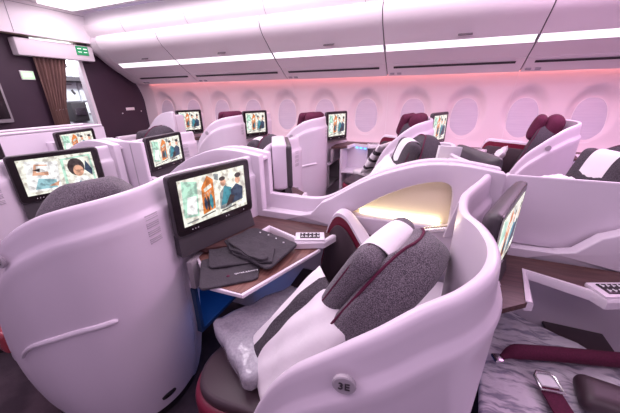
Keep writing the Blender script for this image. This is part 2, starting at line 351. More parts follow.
FV = Vector((-.85, .527, 0)).normalized(); FV = Vector((-.962, .272, 0)).normalized(); SV = Vector((-.272, -.962, 0)).normalized()   # forward, towards the aisle side
SEAT = [(-.745, .66), (-.74, .60), (-.71, .535), (-.66, .49), (-.58, .468), (-.45, .475), (-.2, .50), (0, .56), (.09, .66), (.09, .84), (.02, 1.02), (-.14, 1.17), (-.33, 1.22), (-.45, 1.20), (-.55, 1.10), (-.66, .93), (-.72, .79)]
def inset(poly, d):
    o = []; n = len(poly)
    for i in range(n):
        a, b, c = Vector(poly[i - 1]), Vector(poly[i]), Vector(poly[(i + 1) % n])
        t = (c - a).normalized(); o.append((b.x - t.y * d, b.y + t.x * d))
    return o
def make_seat(F, pal='tweed', recl=29, cover=True, c0=(.065, .835, 1.075)):
    r = root('business_seat', F, (-.25, .82, 0)); Z = Vector((0, 0, 1))
    ss = [p[:2] for p in cr(SEAT + [SEAT[0]], 3)[:-1]]
    MB(F).prism(inset(ss, .055), .0, .33, bev=.0).build('base', M['shell'], r)
    MB(F).prism(inset(ss, .008), .33, .475, bev=.03, segs=4).build('cushion_rim', M['maroon' if pal != 'K' else 'maroon'], r)
    mb = MB(F); mb.prism(inset(ss, .03), .455, .512, bev=.02, segs=3); mb.build('seat_cushion', M['leather'], r)
    # backrest
    back = M['tweed'] if pal == 'tweed' else M['dgrey']; a = math.radians(recl)
    up = (Z * math.cos(a) - FV * math.sin(a)).normalized(); nf = up.cross(SV).normalized()
    if nf.dot(FV) < 0: nf = -nf
    R = Matrix((SV, up, nf)).transposed()
    c0 = Vector(c0); L = .70; top = c0
    cen = top - up * (L / 2)
    def shp(p, u, v):
        p = p.copy()
        t = (v + 1) / 2
        p.x *= 1 - .62 * max(0, (t - .5) / .5) ** 3.2
        p.y -= .05 * u * u * max(0, t - .6)
        p.z += .028 * (abs(u) ** 3) * (1 if p.z > 0 else .3)
        return p
    MB(F).cushion(cen, (.45, L, .14), R, r=.066, n=16, fn=shp).build('backrest', back, r)
    # maroon piping round the front edge
    pts = []
    for u, v in ell(0, 0, 1, 1, 48, 7):
        t = (v + 1) / 2; pts.append(cen + SV * (u * .215 * (1 - .62 * max(0, (t - .5) / .5) ** 3.2)) + up * (v * (L / 2 - .014)) + nf * (.045 + .024 * abs(u) ** 3))
    MB(F).tube(pts, .0048, n=6, closed=True).build('piping', M['maroon_f'], r)
    hc = top - up * (.245 if pal != 'K' else .15) + nf * .112
    hm = M['maroon_f'] if pal == 'K' else back
    MB(F).cushion(hc, (.37, .35, .09) if pal != 'K' else (.32, .22, .09), R, r=.043, n=12, puff=.012).build('headrest', hm, r)
    if pal == 'K': MB(F).cushion(top - up * .10 + nf * .005, (.32, .20, .15), R, r=.075, n=10).build('headrest_wing', hm, r)
    if pal != 'K':
        MB(F).tube([hc + SV * (u * .175) + up * (v * .165) + nf * .028 for u, v in ell(0, 0, 1, 1, 40, 6)], .004, n=6, closed=True).build('headrest_piping', M['maroon_f'], r)
    if cover:
        rings = []; w = cover
        prof = [(-.06, .053), (.05, .058), (.12, .055), (.165, .038), (.182, .0), (.176, -.04), (.14, -.055)]
        for i, (v, d) in enumerate(cr(prof, 3)):
            row = []
            for k in range(9):
                u = -1 + 2 * k / 8; row.append(hc + SV * (u * w) + up * v + nf * (d - .003 * u * u))
            rings.append(row)
        back_ = [[p - (nf * .004 if abs(0) < 1 else nf) for p in row] for row in rings]
        mb = MB(F); rr = [row + b[::-1] for row, b in zip(rings, [[q + (hc - q).normalized() * .006 for q in row] for row in rings])]
        mb.loft(rr); mb.build('headrest_cover', M['white_cloth'], r)
    MB(F).cushion((-.455, .392, .50), (.15, .06, .12), Matrix.Rotation(-.03, 3, 'Z'), r=.026, n=10).build('armrest_cap', M['copper'], r)
    # inner side bolster
    P = cr([(-.47, 1.33, .52, .66), (-.435, 1.335, .50, .82), (-.385, 1.33, .50, .925), (-.33, 1.32, .50, .93), (-.27, 1.305, .52, .87), (-.20, 1.27, .54, .80), (-.10, 1.22, .56, .76)] if pal != 'K' else [(-.47, 1.33, .52, .66), (-.435, 1.335, .50, .82), (-.385, 1.33, .50, .915), (-.30, 1.32, .50, .92), (-.20, 1.30, .52, .915), (-.08, 1.28, .54, .91), (.04, 1.25, .56, .90)], 4)
    def ribbon(o0, o1, e0=0, e1=0, lo=None, hi=None):
        rings = []
        for i, p in enumerate(P):
            b = P[min(i + 1, len(P) - 1)]; q = P[max(i - 1, 0)]; d = Vector((b[0] - q[0], b[1] - q[1])).normalized(); n = Vector((d.y, -d.x, 0))
            zl = p[2] if lo is None else p[3] - lo; zh = p[3] if hi is None else p[3] + hi
            rings.append([Vector((p[0], p[1], zl)) + n * o0, Vector((p[0], p[1], zh - .008)) + n * o0, Vector((p[0], p[1], zh)) + n * (o0 * .7 + o1 * .3), Vector((p[0], p[1], zh)) + n * (o0 * .3 + o1 * .7), Vector((p[0], p[1], zh - .008)) + n * o1, Vector((p[0], p[1], zl)) + n * o1])
        return rings
    mb = MB(F); mb.loft(ribbon(-.035, .035)); mb.build('bolster', M['maroon'], r, ang=50)
    mb = MB(F); mb.loft(ribbon(-.037, .037, hi=.008, lo=.018)); mb.build('bolster_trim', M['shell2'], r, ang=50)
    mb = MB(F); mb.loft(ribbon(.034, .05, hi=-.065)); mb.build('bolster_pad', M['leather'], r, ang=50)
    return r
CON = [(-.93, .93), (-.80, 1.03), (-.76, 1.26), (-.56, 1.185), (-.545, 1.145), (-.42, 1.20), (-.385, 1.30), (-.385, 1.375), (-.985, 1.375), (-.985, .93)]
def make_console(F, wall_y=1.375, win=False):
    r = root('side_console', F, (-.75, 1.3, 0))
    con = [(x, y if y < 1.37 else wall_y) for x, y in CON]
    MB(F).prism(con, .79, .812).build('wood_top', M['wood2'], r, smooth=False)
    mb = MB(F); e = [Vector((x, y, .804)) for x, y in con[1:7]]
    rings = []
    for i, p in enumerate(e):
        a = e[min(i + 1, len(e) - 1)]; b = e[max(i - 1, 0)]; d = (a - b).normalized(); n = Vector((d.y, -d.x, 0))
        rings.append([p + n * o + Vector((0, 0, z)) for o, z in [(-.006, .012), (.012, .014), (.018, .006), (.018, -.022), (.0, -.026), (-.006, -.026)]])
    mb.loft(rings); mb.build('edge_trim', M['shell2'], r)
    # control panel
    R = frame((.93, .36, 0), (-.36, .93, 0)); c = Vector((-.492, 1.205, .822))
    MB(F).box(c + Vector((0, 0, -.004)), (.15, .085, .02), rz=math.atan2(.36, .93), bev=.006).build('control_bezel', M['shell2'], r); MB(F).box(c, (.10, .055, .02), rz=math.atan2(.36, .93), bev=.002).build('control_panel', M['bezel'], r)
    mb = MB(F)
    for i in range(5):
        for j in range(2):
            q = c + R @ Vector((-.04 + .02 * i, -.014 + .028 * j, .0112))
            mb.box(q, (.004, .016, .002), rz=math.atan2(.36, .93) + random.uniform(-.4, .4)); mb.box(q + R @ Vector((.004, .0, 0)), (.009, .004, .002), rz=math.atan2(.36, .93) + random.uniform(-.5, .5))
    mb.build('control_marks', M['print'], r, smooth=False)
    # cabinet below: back wall along the divider and end panels, footwell with its blue light
    mb = MB(F); mb.box(((-.985 - .385) / 2, wall_y - .01, .40), (.60, .02, .78)); mb.build('back_panel', M['shell'], r)
    mb = MB(F); mb.prism([(-.56, 1.195), (-.40, 1.22), (-.40, wall_y - .03), (-.56, wall_y - .03)], .0, .50); mb.build('cabinet', M['shell'], r)
    mb = MB(F); mb.prism([(-.60, 1.175), (-.385, 1.205), (-.385, wall_y - .025), (-.60, wall_y - .025)], .50, .52, bev=.006); mb.build('cabinet_top', M['leather'], r)
    mb = MB(F); mb.prism([(-1.30, .90), (-1.0, .90), (-1.0, 1.34), (-1.30, 1.34)], .30, .32); mb.box((-1.30, 1.12, .44), (.02, .44, .28)); mb.box((-1.15, 1.345, .44), (.30, .02, .28)); mb.box((-1.15, .895, .44), (.30, .02, .28))
    mb.build('footwell', M['mid_plastic'] if win else M['blue_plastic'], r)
    MB(F).box((-1.15, 1.12, .60), (.31, .47, .025), bev=.005).build('footwell_cover', M['shell'], r)
    if not win: MB(F).box((-1.10, 1.10, .580), (.18, .26, .006)).build('footwell_light', M['led_blue'], r)
    if win:
        mb = MB(F); [mb.box((-.655 + .06 * q, 1.208 - .022 * q, .768), (.028, .01, .011), rz=-.36) for q in (-1, 0, 1)]; mb.build('reading_light', M['led_blue2'], r)
        mb = MB(F); mb.box((-.86, 1.10, .40), (.02, .30, .76)); mb.box((-.72, 1.25, .40), (.30, .02, .76)); [mb.box((-.72, 1.10, z), (.28, .28, .015)) for z in (.12, .30, .5)]; mb.build('shelf_unit', M['shell'], r)
    mb = MB(F); mb.box((-.965, .915, .71), (.03, .16, .15), rz=.2, bev=.01); mb.build('stowage_pocket', M['mid_plastic'], r)
    return r
def make_divider(F):
    r = root('center_divider', F, (0, YC, 0))
    top = cr([(-.99, .93), (-.83, .925), (-.62, .925), (-.53, .935), (-.46, .965), (-.39, 1.01), (-.30, 1.07), (-.20, 1.125), (-.10, 1.165), (0, 1.195), (.10, 1.205), (.20, 1.20), (.33, 1.18)], 4)
    out = [(-.99, .70)] + [(.33, .70)] + top[::-1]
    op = cr([(-.345, .895), (-.25, .965), (-.17, 1.02), (-.09, 1.065), (-.01, 1.10), (.07, 1.12), (.115, 1.115), (.135, 1.09), (.143, 1.04), (.145, .95), (.143, .905), (.13, .895)], 3)
    low = [(-.99, .70), (.33, .70), (.33, 1.18)] + [p for p in top[::-1] if p[0] > -.5] + [(-.52, .84), (-.99, .84)]
    # near frame, far frame
    MB(F).holed(low if False else [(-.99, .70), (.33, .70)] + [p for p in top[::-1] if p[0] > -.50] + [(-.56, .87), (-.62, .852), (-.99, .85)], [op], (0, 1.432, 0), (1, 0, 0), (0, 0, 1), .055, bev=.007).build('arch_frame', M['shell'], r, ang=50)
    MB(F).holed(out, [op], (0, 1.525, 0), (1, 0, 0), (0, 0, 1), .045, bev=.007).build('arch_frame', M['shell'], r, ang=50)
    MB(F).box((-.33, 1.456, .768), (1.32, .05, .13)).build('ledge_floor', M['shell2'], r)
    cp = [(x, z) for x, z in top if x > -.47]
    MB(F).loft([[Vector((x, 1.43, z - .035)), Vector((x, 1.43, z - .022)), Vector((x, 1.485, z - .022)), Vector((x, 1.485, z - .035))] for x, z in cp]).build('arch_cap', M['shell'], r, ang=50)
    gp = [((x + .09) * 1.03 - .09, (z - 1) * 1.05 + 1) for x, z in op]; MB(F).holed(gp, [], (0, 1.461, 0), (1, 0, 0), (0, 0, 1), .012).build('glow_panel', M['lit_panel'], r)
    mb = MB(F); mb.box((-.09, 1.438, .905), (.40, .012, .006)); mb.box((-.09, 1.470, .905), (.40, .012, .006)); mb.build('glow_strip', M['led_warm'], r)
    MB(F).box((-.33, 1.46, .35), (1.30, .04, .70)).build('lower_panel', M['shell'], r)
    MB(F).box((-.13, 1.374, .755), (.50, .008, .09)).build('wood_inlay', M['wood2'], r)
    return r
def make_lamp(F):
    r = root('reading_lamp', F, (.16, 1.34, .88))
    MB(F).cushion((.10, 1.335, .905), (.13, .035, .028), Matrix.Rotation(.25, 3, 'Z') @ Matrix.Rotation(-.15, 3, 'Y'), r=.013, n=6).build('lamp_head', M['chrome'], r)
    MB(F).tube([(.15, 1.345, .91), (.19, 1.345, .88), (.20, 1.34, .80)], .012).build('lamp_arm', M['shell2'], r)
    return r

# ------------------------------------------------------------------ copying
def clean(o):
    if '_o' in o: del o['_o']
    return o
def copy_tree(o, dx=0, dy=0, parent=None):
    c = o.copy(); C.objects.link(c)
    if parent: c.parent = parent; c.matrix_parent_inverse = o.matrix_parent_inverse.copy()
    else: c.location = Vector(o.location) + Vector((dx, dy, 0))
    for k in list(o.children): copy_tree(k, parent=c)
    return c

# ------------------------------------------------------------------ setting
def st(o): o['kind'] = 'structure'; return o
st(MB().box((-1.2, .9, -.02), (10.2, 7.2, .04)).build('floor', M['carpet'], smooth=False))
st(MB().box((-1.0, .35, 2.68), (8.3, 5.9, .04)).build('ceiling', M['ceil'], smooth=False))
# sidewall with window funnels
WX = [-2.134 + .636 * i for i in range(-4, 9)]; WZ = 1.185
def wall_y(x, z):
    y = 4.30
    if z > 1.35: y -= .16 * ((z - 1.35) / .45) ** 2
    if z < .9: y -= .10 * ((.9 - z) / .9)
    for w in WX:
        if abs(x - w) > .30: continue
        e = math.sqrt(((x - w) / .150) ** 2 + ((z - WZ) / .215) ** 2) if z < WZ else math.sqrt(((x - w) / .150) ** 2 + ((z - WZ) / .215) ** 2)
        zc = WZ + .07; a, b = .25, .335
        g = math.sqrt(((x - w) / a) ** 2 + ((z - zc) / b) ** 2)
        if g < 1:
            k = min(1, (1 - g) / .36); k = k * k * (3 - 2 * k); y += k * (.012 + .05 * max(0, min(1, (z - WZ + .26) / .5)))
    return y
xs = []; x = -5.2
while x < 3.4: xs.append(x); x += .026
zs = [i * .06 for i in range(13)] + [.78 + i * .024 for i in range(44)]
mb = MB(); n = len(zs)
mb.add([Vector((x, wall_y(x, z), z)) for x in xs for z in zs], [[i * n + j, (i + 1) * n + j, (i + 1) * n + j + 1, i * n + j + 1] for i in range(len(xs) - 1) for j in range(n - 1)])
st(mb.build('wall_window_side', M['wall'], ang=80))
mb = MB()
for x in [-4.9 + .0, -3.61, -1.98, -.57, .88, 2.3]:
    mb.tube([(x, wall_y(x, z) - .001, z) for z in [.85 + .04 * k for k in range(22)]], .0022, n=5)
st(mb.build('trim_1', M['bin_low']))
for i, w in enumerate(WX):
    r = st(empty('window_%d' % (i + 1), (w, 4.35, WZ))); r['_o'] = (w, 4.35, WZ)
    e = ell(0, 0, .160, .250, 40, 2.35); wy = lambda q: 4.302 + .05 * max(0, min(1, (q + .26) / .5))
    MB().tube([(w + a, wy(b), WZ + b) for a, b in e], .0045, n=6, closed=True).build('window_frame', M['bin_low'], r)
    mb = MB(); mb.loft([[Vector((w + a * s, wy(b * s) + .004 - d, WZ + b * s)) for a, b in e] for s, d in [(1, -.004), (1, .002), (.97, .004), (.6, .004), (.3, .004)]]); 
    for k in range(5): pass
    mb.build('window_shade', M['shade'], r)
st(MB().box((-.9, 4.19, .80), (8.6, .26, .03), bev=.006).build('trim_2', M['bin_low']))
st(MB().box((-.9, 4.045, .40), (8.6, .02, .78)).build('trim_3', M['shell'], smooth=False))

# overhead bins
PF = [(3.40, 2.345), (3.385, 2.30), (3.40, 2.24), (3.45, 2.17), (3.55, 2.09), (3.655, 2.003)]
PL = [(3.73, 1.948), (3.79, 1.905), (3.85, 1.867), (3.905, 1.835)]
BX = [-4.86, -3.62, -1.99, -.57, .86, 2.34]
BL = ['overhead bin at the far end beside the aubergine wall, with a rounded end', 'overhead bin second from the rounded far end, above the farthest windows', 'overhead bin above the monitor row in the middle left of the photo', 'overhead bin above the grey headrest with white cover, top middle right', 'overhead bin at the upper right corner of the photo']
def extr(pts, x0, x1, mb, th=.02):
    rings = []
    for x in (x0, x1): rings.append([Vector((x, y, z)) for y, z in pts] + [Vector((x, y + th * .6, z + th)) for y, z in pts[::-1]])
    mb.loft(rings); return mb
for i in range(len(BX) - 1):
    x0, x1 = BX[i] + .006, BX[i + 1] - .006; xm = (x0 + x1) / 2
    b = empty('overhead_bin', (xm, 3.7, 2.0)); b['_o'] = (xm, 3.7, 2.0)
    tag(b, 'white ' + BL[i] if i < 5 else 'white overhead bin beyond the right edge of the photo', 'overhead bin', 'overhead bins along the window side')
    extr(cr(PF, 4), x0, x1, MB()).build('bin_door', M['bin'], b)
    extr([(3.65, 2.008), (3.732, 1.946)], x0 + .01, x1 - .01, MB(), .008).build('light_strip', M['bin_led'], b)
    extr(cr(PL, 3), x0, x1, MB()).build('lower_panel', M['bin_low'], b)
    extr([(3.905, 1.832), (3.925, 1.818), (4.03, 1.752), (4.11, 1.708)], x0, x1, MB(), .02).build('service_panel', M['bin_low'], b)
    mb = MB()
    for k in range(3):
        t = k / 2; mb.tube([(x0 + .08, 3.945 + .018 * t, 1.799 - .012 * t), (x1 - .08, 3.945 + .018 * t, 1.799 - .012 * t)], .0042, n=5)
    mb.build('air_vent', M['grey_plastic'], b)
    MB().box((xm + .08, 3.604, 2.046), (.13, .008, .04), rx=-.70, bev=.003).build('latch', M['latch'], b)
    mb = MB(); mb.loft([[Vector((x, y, z)) for y, z in [(3.40, 2.345)] + PF[1:] + PL + [(4.10, 1.72), (4.10, 2.345)]] for x in (BX[i] - .004, BX[i] + .004)]); mb.build('divider_seam', M['dark_seam'] if i else M['bin_low'], b)
    for sx in (-.46, -.40): MB().box((xm + sx * (x1 - x0), 4.06, 1.730), (.05, .03, .012), rx=-.5).build('call_sign', M['label'], b)
# rounded end of the bin row
mb = MB(); prof = [(3.40, 2.345)] + PF[1:] + PL + [(3.98, 1.785), (4.10, 1.71), (4.25, 1.71), (4.25, 2.345)]
cy, cz = 4.0, 2.2
mb.loft([[Vector((-4.86 - d, cy + (y - cy) * s, cz + (z - cz) * s)) for y, z in prof] for s, d in [(1, .01), (1.0, .12), (.985, .20), (.95, .27), (.90, .32)]])
o = mb.build('bin_end_cap', M['bin_low'], ang=60); tag(o, 'rounded white end cap closing the overhead bin row at the aubergine wall', 'end cap')
# fascia above the bins and ceiling wash
mb = MB(); mb.loft([[Vector((x, y, z)) for y, z in [(3.42, 2.352), (3.375, 2.40), (3.35, 2.455), (3.345, 2.50), (3.36, 2.50), (3.365, 2.46), (3.39, 2.41), (3.43, 2.365)]] for x in (-5.1, 3.4)])
st(mb.build('trim_4', M['bin'], ang=25))
mb = MB()
for x in [-4.2, -3.05, -1.9, -.75, .4, 1.6]: mb.tube([(x, 3.418, 2.352), (x, 3.373, 2.40), (x, 3.348, 2.455), (x, 3.343, 2.50)], .003, n=5)
st(mb.build('trim_5', M['label']))
mb = MB(); mb.loft([[Vector((x, y, z)) for y, z in [(3.36, 2.50), (3.44, 2.52), (3.44, 2.66), (3.40, 2.66)]] for x in (-5.1, 3.4)]); st(mb.build('trim_6', M['ceil'], ang=25))
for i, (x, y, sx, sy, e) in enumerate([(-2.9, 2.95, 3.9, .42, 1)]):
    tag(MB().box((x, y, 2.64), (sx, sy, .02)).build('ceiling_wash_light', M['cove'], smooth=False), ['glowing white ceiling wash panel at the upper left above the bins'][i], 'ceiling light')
tag(MB().box((-.9, 4.140, 1.728), (8.3, .02, .014)).build('wall_wash_strip', M['pink_led'], smooth=False), 'thin salmon pink glowing light strip along the top of the window wall under the bins', 'strip light')

# front bulkhead
st(MB().box((-5.24, .9, 1.35), (.08, 3.62, 2.7)).build('wall_front', M['purple'], smooth=False))
mb = MB(); t = [(3.30, 2.30), (3.35, 1.2), (3.40, .0), (4.6, .0), (4.6, 2.3)]; mb.loft([[Vector((x, y, z)) for y, z in t] for x in (-5.22, -5.28)])
st(mb.build('wall_front_right', M['purple'], smooth=False))
mb = MB(); mb.loft([[Vector((x, y, z)) for y, z in [(3.26, 2.30), (3.36, .0), (3.41, .0), (3.31, 2.30)]] for x in (-5.20, -5.30)]); st(mb.build('trim_7', M['bin_low'], smooth=False))
mb = MB(); mb.holed([(1.0, 2.27), (3.40, 2.265), (3.44, 2.30), (3.45, 2.36), (3.50, 2.385), (3.9, 2.385), (3.9, 2.75), (1.0, 2.75)], [], (-5.02, 0, 0), (0, 1, 0), (0, 0, 1), .03, bev=.004); st(mb.build('trim_8', M['bin'], smooth=False))
st(MB().box((-5.12, 2.2, 2.285), (.22, 2.4, .02)).build('trim_9', M['lit_panel'], smooth=False))
mb = MB()
for y in (2.0, 2.46, 3.55): mb.tube([(-4.987, y, 2.28), (-4.987, y + .0, 2.68)], .003, n=5)
mb.tube([(-4.987, 1.0, 2.62), (-4.987, 3.85, 2.62)], .003, n=5)
st(mb.build('trim_10', M['label']))
r = empty('sign_box', (-5.12, 2.95, 2.13)); r['_o'] = (-5.12, 2.95, 2.13); tag(r, 'white overhead box with a green exit sign above the curtained doorway', 'sign')
MB().box((-5.12, 2.95, 2.13), (.14, .98, .21), bev=.02).build('sign_housing', M['bin_low'], r)
MB().box((-5.045, 3.27, 2.16), (.01, .17, .12)).build('sign_face', M['exit_green'], r, smooth=False)
RX = frame((0, -1, 0), (0, 0, 1)); RX = Matrix(((0, 0, 1), (1, 0, 0), (0, 1, 0)))
mb = MB()
for q in (-.04, .04): mb.box((-5.038, 3.27 + q, 2.185), (.002, .05, .012)); mb.box((-5.038, 3.27 + q, 2.14), (.002, .05, .008))
mb.build('sign_figures', M['exit_white'], r, smooth=False)
r = empty('exit_sign', (-5.19, 2.545, 1.79)); r['_o'] = (-5.19, 2.545, 1.79); tag(r, 'small lit green and white exit sign on the aubergine wall left of the curtain', 'sign')
MB().box((-5.19, 2.545, 1.79), (.02, .155, .115), bev=.006).build('sign_frame', M['bin_low'], r)
MB().box((-5.178, 2.545, 1.79), (.004, .13, .085)).build('sign_face', M['exit_lit'], r, smooth=False)
text('sign_text', 'EXIT', .05, RX, (-5.174, 2.545, 1.79), M['exit_white'], r)
# curtain
mb = MB(); rings = []
for k in range(9):
    z = 2.06 - k * .235; w0 = 2.645; w1 = 3.06 - .065 * min(k, 3.3) + .03 * max(0, k - 4)
    row = []
    for j in range(61):
        u = j / 60; row.append(Vector((-5.13 + .022 * math.sin(u * 2 * PI * 8 + k * .25), w0 + (w1 - w0) * u, z)))
    rings.append(row + [p + Vector((-.006, 0, 0)) for p in row[::-1]])
mb.loft(rings); o = mb.build('curtain', M['curtain'], ang=80); tag(o, 'gathered brown pleated curtain hanging beside the galley opening', 'curtain')
# curtain tie studs
o = MB(); [o.cushion((-5.085, 2.70 + .045 * k, 1.33 + .004 * k), (.012, .012, .012), r=.006, n=2) for k in range(4)]; o = o.build('tieback_studs', M['chrome'], None); o.parent = bpy.data.objects['curtain']
# galley beyond
st(MB().box((-6.5, 3.5, 1.25), (.04, 2.4, 2.5)).build('wall_galley', M['cart'], smooth=False))
def cart(y, z, w, h, lab):
    r = empty('galley_container', (-6.1, y, z)); r['_o'] = (-6.1, y, z); tag(r, lab, 'container', 'galley containers')
    MB().box((-6.1, y, z), (.5, w, h), bev=.008).build('container_body', M['cart'], r)
    MB().box((-5.845, y, z), (.012, w - .03, h - .03), bev=.004).build('container_door', M['cart'], r)
    MB().cushion((-5.835, y + w * .1, z), (.012, .035, .08), Matrix.Rotation(.5, 3, 'X'), r=.01, n=4).build('latch', M['grey_plastic'], r)
    MB().box((-5.835, y - .02, z + h * .36), (.006, w * .4, .02)).build('label_plate', M['mid_plastic'], r)
def zc(z0, z1): return (z0 + z1) / 2, z1 - z0 - .006
for y, z0, z1, lab in [(3.42, 1.83, 2.20, 'white galley container highest behind the curtained opening'), (3.67, 1.83, 2.20, 'white galley container highest, right column behind the opening'),
                       (3.42, 1.42, 1.76, 'white galley container in the middle of the left column'), (3.67, 1.42, 1.76, 'white galley container in the middle of the right column'),
                       (3.67, 0, 1.42, 'tall white galley cart low in the right column'), (3.42, 0, 1.10, 'white galley cart lowest in the left column')]:
    q = zc(z0, z1); cart(y, q[0], .24, q[1], lab)
r = MB().box((-5.9, 3.42, 1.26), (.3, .24, .316), bev=.01).build('oven', M['grey_plastic'], None); tag(r, 'dark galley oven with lit front between white containers', 'oven')
q = MB().box((-5.745, 3.42, 1.27), (.01, .17, .13), bev=.004).build('oven_door', M['chrome'], None); q.parent = r
o = MB().box((-6.0, 3.55, 1.795), (.5, .50, .064)).build('galley_shelf', M['grey_plastic'], None); tag(o, 'dark grey shelf band between the upper and middle galley containers', 'shelf')
# wall monitor on the bulkhead
r = empty('wall_monitor', (-5.16, 1.86, 1.45)); r['_o'] = (-5.16, 1.86, 1.45); tag(r, 'dark monitor in a pale frame on the aubergine front wall at the left edge', 'monitor')
MB().box((-5.16, 1.86, 1.45), (.09, .68, .50), bev=.02).build('monitor_frame', M['mid_plastic'], r)
MB().box((-5.112, 1.86, 1.46), (.01, .62, .42), bev=.004).build('monitor_glass', M['bezel'], r)
MB().box((-5.106, 1.80, 1.45), (.004, .50, .30)).build('screen', SC['mint'], r, smooth=False)
# small plates on the right bulkhead
for y, z, s, lab in [(3.97, 1.29, (.01, .17, .05), 'small pale plate on the aubergine wall beside the windows'), (3.80, 1.22, (.01, .02, .02), 'small round stud low left on the aubergine wall'), (4.19, 1.24, (.01, .02, .02), 'small round stud low right on the aubergine wall')]:
    tag(MB().box((-5.212, y, z), s, bev=.004).build('wall_plate' if s[1] > .1 else 'wall_stud', M['bin_low'], None), lab, 'wall fitting')
# partition in front of the first centre row
r = empty('front_partition', (-3.62, 1.375, 0)); r['_o'] = (-3.62, 1.375, 0); tag(r, 'low white partition with a wood top in front of the farthest centre seats', 'partition')
MB().box((-3.62, 1.375, .595), (.34, 1.75, 1.19), bev=.01).build('partition_body', M['shell'], r)
MB().box((-3.62, 1.375, 1.192), (.29, 1.69, .008)).build('wood_top', M['wood2'], r, smooth=False)
mb = MB(); mb.tube([(-3.46, .52, 1.205), (-3.46, 2.23, 1.205), (-3.78, 2.23, 1.205), (-3.78, .52, 1.205)], .013, n=8, closed=True); mb.build('top_rim', M['shell2'], r)
MB().box((-3.40, 1.08, .95), (.12, .34, .3), bev=.02).build('monitor_mount', M['shell'], r); MB().box((-3.40, 1.82, .95), (.12, .34, .3), bev=.02).build('monitor_mount', M['shell'], r)
# partition in front of the first window seat
r = empty('window_seat_partition', (-3.8, 3.6, 0)); r['_o'] = (-3.8, 3.6, 0); tag(r, 'curved white partition sweeping up in front of the farthest window seat', 'partition')
sp = cr([(-4.35, .92), (-4.2, .95), (-4.02, 1.06), (-3.88, 1.18), (-3.72, 1.26), (-3.55, 1.29)], 5)
MB().holed([(-4.35, .0), (-3.5, 0), (-3.5, 1.285)] + sp[::-1], [], (0, 3.36, 0), (1, 0, 0), (0, 0, 1), .05, bev=.01).build('curved_panel', M['shell'], r, ang=50)
MB().box((-3.60, 3.68, .62), (.16, .60, 1.24), bev=.02).build('monitor_wall', M['shell'], r)
MB().box((-4.45, 3.6, .90), (.06, 1.1, .05), bev=.01).build('ledge', M['shell2'], r)
MB().box((-4.45, 3.6, .44), (.04, 1.1, .88), bev=.01).build('low_wall', M['shell'], r)

# ------------------------------------------------------------------ suites
G = {}
def E_(): return None
def build_kind(key, F, pal, badge, wall=1.375, mon=None):
    return {'shell': make_shell(F, badge), 'monitor': make_monitor(F, 'film', flip=(key == 'F'), mount=(key == 'F'), **(mon or {})), 'seat': make_seat(F, pal, cover={'E': .105, 'F': .08, 'K': 0}[key], **({} if key == 'E' else dict(recl=18, c0=(.03, .79, 1.235 if key == 'F' else 1.165)))) , 'console': make_console(F, wall, key == 'K')}
P = {}
fE = shift(0, 0); fF = mirror(0, 0); KX, KY = -.15, 2.62; fK = lambda p: Vector((p[0] + KX, p[1] + KY, p[2] * 1.07))
P['E'] = build_kind('E', fE, 'tweed', '3E')
P['F'] = build_kind('F', fF, 'grey', None)
P['K'] = build_kind('K', fK, 'K', 'blank', wall=1.43, mon=dict(L=(.18, .82), Rr=(.35, 1.18), zt=1.215, zb=.890, base_z=.87))
div = make_divider(fE); lamp = make_lamp(fE)
LAB = {
 ('E', 0): dict(shell='white curved seat shell marked 3E in the foreground at right', seat='grey tweed seat with maroon piping inside the foreground 3E shell', console='wood topped console between the folded tray and the low ledge', monitor=None),
 ('E', -1): dict(shell='large white seat shell with a curved grip strip at lower left', seat='dark grey headrest and seat just showing above the lower left shell', console='wood topped side console behind the lower left seat, beside its monitor', monitor='big monitor showing a film still above the tray with folded clothes'),
 ('E', -2): dict(shell='white seat shell with vent slots at the left edge, behind the large monitor', seat='grey seat hidden behind the white shell at the left edge', console='wood console in the second seat row from the front wall, near side', monitor='large monitor with a face in profile at the left, behind a grey headrest'),
 ('E', 1): dict(shell='white seat shell at the lower right corner beyond the blanket', seat='seat at lower right entirely covered by the streaked grey blanket', console='dark wood console at the right edge below the raised divider', monitor='monitor seen at a steep angle on the back of the foreground shell'),
 ('F', 0): dict(shell='white seat shell across the divider around the grey headrest with white cover', seat='dark grey seat with a white headrest cover across the arched divider', console='wood console across the divider from the folded clothes tray', monitor=None),
 ('F', -1): dict(shell='white seat shell with vent slots left of the dark footwell, middle of the photo', seat='grey seat with white headrest cover at the middle left, across the divider', console='wood console across the divider, behind the big monitor', monitor='monitor seen edge on in the middle of the photo, facing right'),
 ('F', -2): dict(shell='white seat shell with vent slots right of the small tilted monitor', seat='dark grey headrest peeking over the shell near the farthest window monitor', console='console below the small tilted monitor at upper left', monitor='tilted monitor on the far side of the divider at upper left'),
 ('F', 1): dict(shell='white seat shell around the dark grey seat at the right edge', seat='dark grey seat with white cover at the right edge behind the raised divider', console='console across the raised divider at right', monitor='dark monitor seen from above at upper right, beside the striped pillow'),
 ('K', 0): dict(shell='white window seat shell with maroon headrest at centre right', seat='maroon window seat with folded blanket at centre right', console='window side console with blue reading lights at the centre', monitor=None),
 ('K', -1): dict(shell='tall white window seat shell with a grip strip left of the dark gap', seat='maroon headrest showing over the tall white shell left of centre', console='window side console left of centre', monitor='window side monitor at the centre, left of the blue lights'),
 ('K', -2): dict(shell='white window seat shell second from the front wall with a maroon headrest', seat='maroon headrest over the window shell second from the front wall', console='window side console nearest the front wall', monitor='window side monitor second from the front wall'),
 ('K', 2): dict(console='window side console with a blue light right of the badged shell'),
 ('K', 1): dict(shell='big white window seat shell with a round badge at upper right', seat='maroon headrest window seat in the badged shell at upper right', console='window side console at the upper right, left of the badged shell', monitor='narrow angled window side monitor right of the maroon headrest'),
}
CAT = dict(shell='seat shell', seat='seat', console='side console', monitor='monitor')
